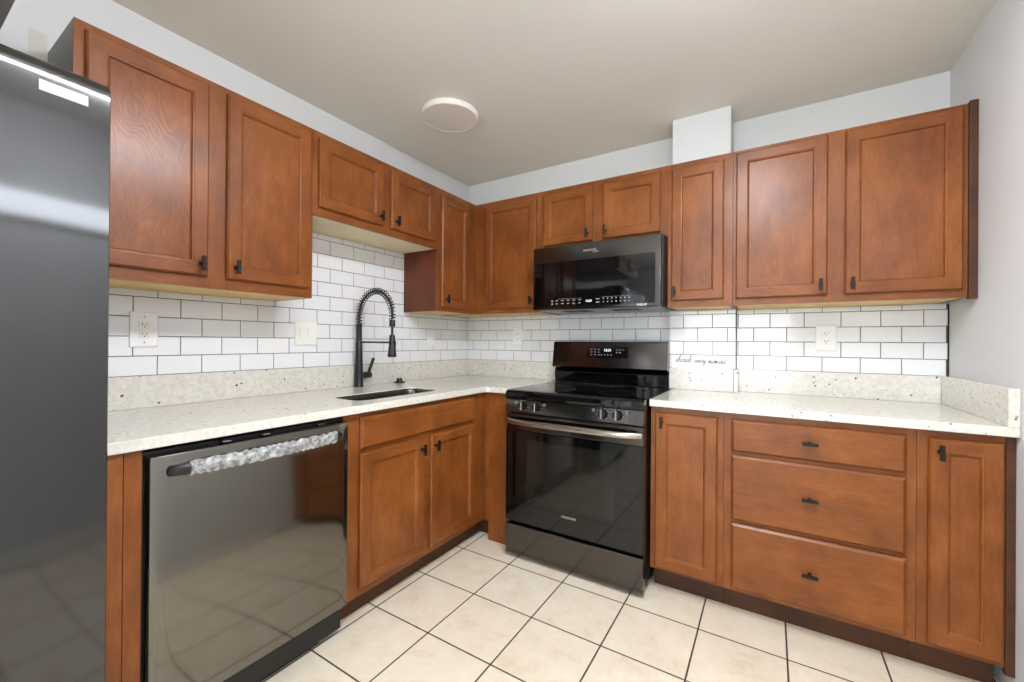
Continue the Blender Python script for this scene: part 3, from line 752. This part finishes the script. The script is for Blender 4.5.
b = MB(); tilted(b, 1.075, 1.335, 1.083, 1.150, 0.0012); dp = b.build('display_panel', M['bglass'], bgd)
b = MB()
for i in range(3):
    for j in range(3): tilted(b, 1.095+0.025*i, 1.108+0.025*i, 1.134-0.017*j, 1.1375-0.017*j, 0.0005, 0.0012)
for i in range(4): tilted(b, 1.165+0.021*i, 1.172+0.021*i, 1.099, 1.105, 0.0005, 0.0012)
for i in range(3): tilted(b, 1.262+0.018*i, 1.274+0.018*i, 1.133, 1.136, 0.0005, 0.0012)
for i in range(2): tilted(b, 1.262+0.020*i, 1.272+0.020*i, 1.115, 1.121, 0.0005, 0.0012)
b.build('button_marks', M['mark'], dp)
text('clock_digits', '12:21', 0.022, TB(1.207, 1.131) @ Matrix.Translation((0, 0, 0.0014)), M['glow'], dp)

# ------------------------------------------------------------------ microwave
MX0, MX1, MY = 0.832, 1.5835, -0.420
mw = thing('microwave', 'black stainless over-the-range microwave under the short cabinet', 'microwave', ((MX0+MX1)/2, -0.21, 1.372))
b = MB(); b.box(MX0, MX1+0.006, -0.386, -0.010, 1.378, 1.755, 0.003); b.build('housing', M['bplastic'], mw)
b = MB(); b.box(MX0+0.01, MX1-0.005, -0.40, -0.03, 1.3705, 1.3775, 0.001); vt = b.build('underside_plate', M['sinks'], mw)
for x in (0.98, 1.28): MB().box(x, x+0.16, -0.33, -0.20, 1.3685, 1.3710, 0.001).build('grease_filter', M['slot'], vt)
b = MB(); b.box(MX0, MX1, MY, -0.387, 1.372, 1.749, 0.004); dm = b.build('door', M['tsteel'], mw)
b = MB(); b.box(0.8455, 1.557, MY-0.0012, MY+0.006, 1.390, 1.654, 0.001); gl = b.build('door_glass', M['bglass'], dm)
b = MB()
for j in range(2):
    for i in range(5): b.box(0.985+0.036*i, 1.000+0.036*i, MY-0.0018, MY-0.001, 1.404+0.018*j, 1.4085+0.018*j)
    for i in range(7): b.box(1.275+0.024*i, 1.282+0.024*i, MY-0.0018, MY-0.001, 1.404+0.018*j, 1.410+0.018*j)
    b.box(1.235, 1.256, MY-0.0018, MY-0.001, 1.404+0.018*j, 1.4085+0.018*j)
b.box(1.268, 1.425, MY-0.0016, MY-0.001, 1.4335, 1.4345); b.box(1.0, 1.15, MY-0.0016, MY-0.001, 1.4335, 1.4345)
b.box(0.958, 0.966, MY-0.0018, MY-0.001, 1.400, 1.412); b.box(0.956, 0.968, MY-0.0018, MY-0.001, 1.420, 1.428)
b.build('button_marks', M['mark'], gl)
text('clock_digits', '12:21', 0.018, Matrix.Translation((1.192, MY-0.0016, 1.415)) @ FACE_Y, M['glow'], gl)
lg = MB(); lg.box(1.135, 1.258, MY-0.0009, MY+0.001, 1.684, 1.716, 0.0004); lb = lg.build('label_plate', M['tsteel'], dm)
text('lettering', 'FRIGIDAIRE', 0.0165, Matrix.Translation((1.196, MY-0.0012, 1.703)) @ FACE_Y, M['silver'], dm, sx=0.95)
text('lettering', 'GALLERY', 0.0085, Matrix.Translation((1.232, MY-0.0012, 1.691)) @ FACE_Y, M['silver'], dm)
st = MB(); st.box(1.462, 1.515, MY-0.0014, MY+0.001, 1.376, 1.389, 0.0003); st.build('sticker', M['film'], dm)

# ------------------------------------------------------------------ refrigerator
fr = thing('refrigerator', 'tall black stainless refrigerator at the left edge of the photo', 'refrigerator', (0.42, -2.785, 0))
FR0, FR1 = -3.235, -2.331
MB().box(0.04, 0.70, FR0+0.004, FR1-0.004, 0.03, 1.748, 0.006).build('cabinet_body', M['fgrey'], fr)
def fridge_door(y0, y1):
    """tall door, slightly bowed across, with a rolled top edge"""
    m = MB(); ny = 22; yc, hh = (y0+y1)/2, (y1-y0)/2
    zs = [(0.07, 1.0)] + [(0.12 + 1.60*i/10, 1.0) for i in range(11)] + [(1.7630 - 0.032*(1-math.sin(math.radians(a))), math.cos(math.radians(a))) for a in range(10, 91, 10)]
    grid = []
    for z, e in zs:
        row = []
        for j in range(ny+1):
            t_ = -0.992 + 1.984*(j-1)/(ny-2) if 0 < j < ny else (-1 if j == 0 else 1)
            edge = 0.003 if abs(t_) > 0.999 else 0
            bow = 0.007*(1-abs(t_)**2.2)
            X = 0.790 + bow - edge - (1-e)*0.034 if e < 1 else 0.790 + bow - edge
            row.append(m.bm.verts.new((X, yc + hh*t_, z)))
        grid.append(row)
    for A, B in zip(grid, grid[1:]):
        for j in range(ny):
            fc = m.bm.faces.new([A[j], A[j+1], B[j+1], B[j]]); fc.smooth = True
    per = grid[0] + [r[-1] for r in grid[1:]] + grid[-1][::-1][1:] + [r[0] for r in grid[1:-1]][::-1]
    bk = [m.bm.verts.new((0.712, v.co.y, v.co.z)) for v in per]
    for i in range(len(per)):
        j = (i+1) % len(per); m.bm.faces.new([per[i], per[j], bk[j], bk[i]])
    m.bm.faces.new(bk)
    return m.build('door', M['fsteel'], fr)
d1 = fridge_door(-2.782, FR1); d2 = fridge_door(FR0, -2.786)
for y, dd in ((-2.745, d1), (-2.823, d2)):
    h_ = MB(); h_.tube([(0.792, y, 0.62), (0.840, y, 0.66), (0.845, y, 1.0), (0.840, y, 1.46), (0.792, y, 1.50)], 0.012, 12); h_.build('handle', M['bright'], dd)
bd = MB(); pts = [(-2.442, 1.689), (-2.369, 1.689), (-2.369, 1.711), (-2.442, 1.711)]
def fx(y): t_ = abs((y+2.5565)/0.2255); return 0.790 + 0.007*(1-t_**2.2)
A = [bd.bm.verts.new((fx(y)+0.001, y, z)) for y, z in pts]; B = [bd.bm.verts.new((fx(y)-0.006, y, z)) for y, z in pts]
bd.bm.faces.new(A); bd.bm.faces.new(B)
for i in range(4): bd.bm.faces.new([A[i], A[(i+1) % 4], B[(i+1) % 4], B[i]])
bo = bd.build('sticker', M['sticker'], d1); bo['label'] = 'small white rectangular sticker'
for x in (0.12, 0.62):
    for y in (FR0+0.06, FR1-0.06): MB().cyl((x, y, 0), (x, y, 0.032), 0.02).build('foot', M['bplastic'], fr)
MB().box(0.60, 0.71, FR1-0.10, FR1-0.02, 1.748, 1.765, 0.005).build('hinge_cover', M['bplastic'], fr)

# ------------------------------------------------------------------ outlets and switches
def plate(name, label, cat, axis, f, u0, u1, v0, v1, kind, mat='wplate', group='wall plates on the tile'):
    P = mapper(axis, f); uc, vc = (u0+u1)/2, (v0+v1)/2
    o = thing(name, label, cat, tuple(P(uc, v0, 0)), group)
    m = MB(); R = []
    for ins, w in ((0, 0.0003), (0, 0.0035), (0.002, 0.0055), (0.006, 0.0062)):
        R.append([m.bm.verts.new(P(a, b_, w)) for a, b_ in ((u0+ins, v0+ins), (u1-ins, v0+ins), (u1-ins, v1-ins), (u0+ins, v1-ins))])
    for A, B in zip(R, R[1:]):
        for k in range(4): m.bm.faces.new([A[k], A[(k+1) % 4], B[(k+1) % 4], B[k]])
    m.bm.faces.new(R[0]); m.bm.faces.new(R[-1]); m.build('cover_plate', M[mat], o)
    cols = [uc] if kind != 'switch2' else [uc-0.023, uc+0.023]
    for c_ in cols:
        for s_ in (-1, 1): MB().cyl(P(c_, vc+s_*0.049, 0.0058), P(c_, vc+s_*0.049, 0.0072), 0.0032, 0.0028, 10).build('screw', M['iplate' if kind != 'gfci' else 'chrome'], o)
    for c_ in cols:
        if kind.startswith('switch'):
            a = MB(); lbox(a, P, c_-0.0165, c_+0.0165, vc-0.0335, vc+0.0335, 0.005, 0.0068, 0.0005); fr_ = a.build('switch_frame', M[mat], o)
            a = MB(); q = [P(c_-0.0140, vc-0.031, 0.0072), P(c_+0.0140, vc-0.031, 0.0072), P(c_+0.0140, vc+0.031, 0.0105), P(c_-0.0140, vc+0.031, 0.0105)]
            q2 = [P(c_-0.0140, vc-0.031, 0.0055), P(c_+0.0140, vc-0.031, 0.0055), P(c_+0.0140, vc+0.031, 0.0055), P(c_-0.0140, vc+0.031, 0.0055)]
            V = [a.bm.verts.new(x) for x in q]; V2 = [a.bm.verts.new(x) for x in q2]
            a.bm.faces.new(V); a.bm.faces.new(V2)
            for i in range(4): a.bm.faces.new([V[i], V[(i+1) % 4], V2[(i+1) % 4], V2[i]])
            a.build('rocker', M[mat], fr_)
        else:
            a = MB(); lbox(a, P, c_-0.0165, c_+0.0165, vc-0.0335, vc+0.0335, 0.005, 0.0085 if kind == 'gfci' else 0.0075, 0.0008); rc = a.build('receptacle', M['iplate' if kind == 'gfci' else 'wplate'], o)
            w1 = 0.0090 if kind == 'gfci' else 0.0080
            for e in (-0.019, 0.019):
                for dx, hh in ((-0.0062, 0.0042), (0.0062, 0.0036)):
                    s_ = MB(); lbox(s_, P, c_+dx-0.0011, c_+dx+0.0011, vc+e+0.003-hh, vc+e+0.003+hh, 0.007, w1); s_.build('slot', M['slot'], rc)
                MB().cyl(P(c_, vc+e-0.0075, 0.007), P(c_, vc+e-0.0075, w1), 0.0024, 0.0024, 10).build('ground_hole', M['slot'], rc)
            if kind == 'gfci':
                for e in (-0.0045, 0.0045):
                    s_ = MB(); lbox(s_, P, c_-0.010, c_+0.010, vc+e-0.003, vc+e+0.003, 0.008, 0.0095, 0.0006); s_.build('test_button', M['iplate'], rc)
    return o
T_ = 0.0085
plate('wall_outlet', 'oversized white plate with ivory outlet on tile beside the refrigerator', 'outlet', 'x', T_, -2.081, -1.994, 1.148, 1.284, 'gfci')
plate('light_switch', 'ivory double rocker switch plate left of the faucet', 'light switch', 'x', T_, -1.438, -1.317, 1.153, 1.275, 'switch2', 'iplate')
plate('light_switch', 'small white single switch plate near the corner right of the faucet', 'light switch', 'x', T_, -0.478, -0.402, 1.150, 1.265, 'switch', 'wplate')
plate('wall_outlet', 'small white outlet plate on the back wall left of the range', 'outlet', 'y', -T_, 0.437, 0.513, 1.160, 1.278, 'outlet')
plate('wall_outlet', 'white double outlet on tile above the right counter', 'outlet', 'y', -T_, 2.265, 2.352, 1.146, 1.278, 'outlet')

# ------------------------------------------------------------------ script sign
sg = thing('wooden_sign', 'small white plank sign with cursive writing leaning on the tile', 'sign', (1.742, -0.0945, BS))
sy = -0.0985
b = MB(); b.box(1.580, 1.893, sy, sy+0.008, BS+0.0003, BS+0.074, 0.001); b.build('board', M['paper'], sg)
LET = {  # single-stroke cursive letters, x-height 1
 'c': (0.75, [(.0, .1), (.35, .5), (.62, .85), (.45, 1.0), (.2, .75), (.15, .3), (.35, .0), (.75, .25)]),
 'h': (0.85, [(.0, .1), (.3, 1.2), (.42, 2.1), (.28, 2.2), (.15, 1.2), (.1, .0), (.25, .7), (.45, 1.0), (.58, .8), (.55, .1), (.68, .0), (.85, .25)]),
 'e': (0.7, [(.0, .15), (.35, .5), (.5, .85), (.35, 1.0), (.17, .7), (.17, .25), (.35, .0), (.7, .25)]),
 'r': (0.65, [(.0, .1), (.15, .9), (.2, 1.1), (.28, .9), (.48, .88), (.4, .2), (.5, .0), (.65, .2)]),
 'i': (0.45, [(.0, .1), (.18, 1.0), (.15, .2), (.25, .0), (.45, .25)]),
 's': (0.65, [(.0, .1), (.28, 1.05), (.35, .7), (.45, .3), (.3, .0), (.1, .1), (.4, .1), (.65, .25)]),
 'v': (0.7, [(.0, .2), (.12, 1.0), (.22, .5), (.32, .0), (.5, .9), (.6, .95), (.7, .85)]),
 'y': (0.75, [(.0, .2), (.12, 1.0), (.15, .3), (.3, .1), (.5, .9), (.45, -.2), (.3, -1.0), (.1, -.8), (.4, -.2), (.75, .25)]),
 'm': (1.1, [(.0, .1), (.12, .95), (.12, .0), (.3, .9), (.42, .9), (.44, .0), (.62, .9), (.75, .9), (.76, .1), (.9, .0), (1.1, .25)]),
 'o': (0.7, [(.0, .3), (.3, 1.0), (.12, .6), (.2, .05), (.42, .1), (.5, .7), (.32, 1.0), (.5, .85), (.7, .85)]),
 'n': (0.85, [(.0, .1), (.12, .95), (.12, .0), (.32, .9), (.48, .9), (.5, .1), (.62, .0), (.85, .25)]),
 't': (0.55, [(.0, .1), (.27, 1.2), (.36, 2.1), (.22, .4), (.32, .0), (.55, .25)]),
 ' ': (0.75, [])}
line = 'cherish every moment'; adv = sum(LET[c_][0] for c_ in line); x0, x1 = 1.601, 1.861; kx = (x1-x0)/adv; kz = 0.0172; zb = BS + 0.030
m = MB(); cx = x0
for word in line.split(' '):
    pts = []
    for c_ in word:
        wd, st_ = LET[c_]
        pts += [Vector((cx + px_*kx + 0.18*pz_*kx, sy-0.0003, zb + pz_*kz + (0.004 if word == 'cherish' else 0.001 if word == 'every' else -0.001))) for px_, pz_ in st_]; cx += wd*kx
    # Catmull-Rom through the strokes
    sm = []
    for i in range(len(pts)-1):
        p0, p1, p2, p3 = pts[max(i-1, 0)], pts[i], pts[i+1], pts[min(i+2, len(pts)-1)]
        for q in range(4):
            t_ = q/4; sm.append(0.5*((2*p1) + (p2-p0)*t_ + (2*p0-5*p1+4*p2-p3)*t_*t_ + (3*p1-p0-3*p2+p3)*t_**3))
    sm.append(pts[-1]); m.tube(sm, 0.0012, 5)
    cx += LET[' '][0]*kx
m.build('lettering', M['ink'], sg)

# ------------------------------------------------------------------ lamps, added fill globe and glow bar
def disc_lamp(x, y, label, lit, r=0.153):
    o = thing('ceiling_light', label, 'ceiling light', (x, y, CEIL-0.034))
    MB().lathe((x, y, CEIL-0.0005), (0, 0, -1), [(0, 0), (r-0.003, 0), (r, 0.002), (r, 0.024), (r-0.004, 0.029), (r-0.012, 0.030), (r-0.013, 0.0285)], 64).build('trim_ring', M['lens'], o)
    MB().lathe((x, y, CEIL-0.026), (0, 0, -1), [(0, 0), (r-0.013, 0), (r-0.013, 0.003), (r-0.03, 0.0042), (0, 0.005)], 64).build('diffuser', M['lampglow' if lit else 'lens'], o)
    return o
disc_lamp(0.572, -0.905, 'flat round white ceiling light, switched off, above the sink area', False)
def fill_globe(x, y, label):
    o = thing('fill_globe', label, 'ceiling lamp', (x, y, 2.02))
    MB().lathe((x, y, CEIL-0.0005), (0, 0, -1), [(0, 0), (0.06, 0), (0.055, 0.018), (0.012, 0.026), (0, 0.026)], 32).build('canopy', M['white'], o)
    MB().cyl((x, y, CEIL-0.02), (x, y, 2.225), 0.008).build('stem', M['chrome'], o)
    MB().lathe((x, y, 2.23), (0, 0, -1), [(0, 0)] + [(0.105*math.sin(math.radians(a)), 0.105*(1-math.cos(math.radians(a)))) for a in range(8, 180, 8)] + [(0, 0.21)], 40).build('globe', M['lampglow'], o)
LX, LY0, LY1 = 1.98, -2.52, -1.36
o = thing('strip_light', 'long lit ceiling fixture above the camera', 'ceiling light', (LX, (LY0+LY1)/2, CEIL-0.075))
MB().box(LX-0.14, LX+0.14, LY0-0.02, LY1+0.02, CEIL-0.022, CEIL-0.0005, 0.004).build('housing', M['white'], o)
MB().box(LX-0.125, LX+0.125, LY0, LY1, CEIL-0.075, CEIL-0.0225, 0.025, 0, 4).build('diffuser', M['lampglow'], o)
fill_globe(1.20, -4.1, 'added glowing white globe near the glass door, fill light for the room')  # added out of view as fill light for ceiling and room

o = thing('glow_bar', 'added glowing bar high on the right wall, mirrored as a band in the refrigerator', 'added glow bar', (WALL_X, -2.0, 1.80))  # added glowing bar, stands in for the bright band mirrored in the fridge door
MB().box(WALL_X-0.025, WALL_X-0.0005, -2.56, -1.36, 1.79, 1.93, 0.004).build('mounting_bar', M['white'], o)
MB().box(WALL_X-0.060, WALL_X-0.0255, -2.55, -1.37, 1.80, 1.92, 0.012, 0, 4).build('diffuser', M['barglow'], o)

# lettering becomes plain mesh
dg = bpy.context.evaluated_depsgraph_get()
for o in [o for o in bpy.data.objects if o.type == 'FONT']:
    me = bpy.data.meshes.new_from_object(o.evaluated_get(dg)); n = bpy.data.objects.new('text', me); C.objects.link(n)
    nm, pa, mb_ = o.name.split('.')[0], o.parent, o.matrix_local.copy(); bpy.data.objects.remove(o)
    n.name = nm; n.parent = pa; n.matrix_local = mb_
for o in bpy.data.objects:
    if '_o' in o: del o['_o']
    if o.parent is not None and o.type == 'MESH' and 'label' in o and o.get('category'): del o['category']
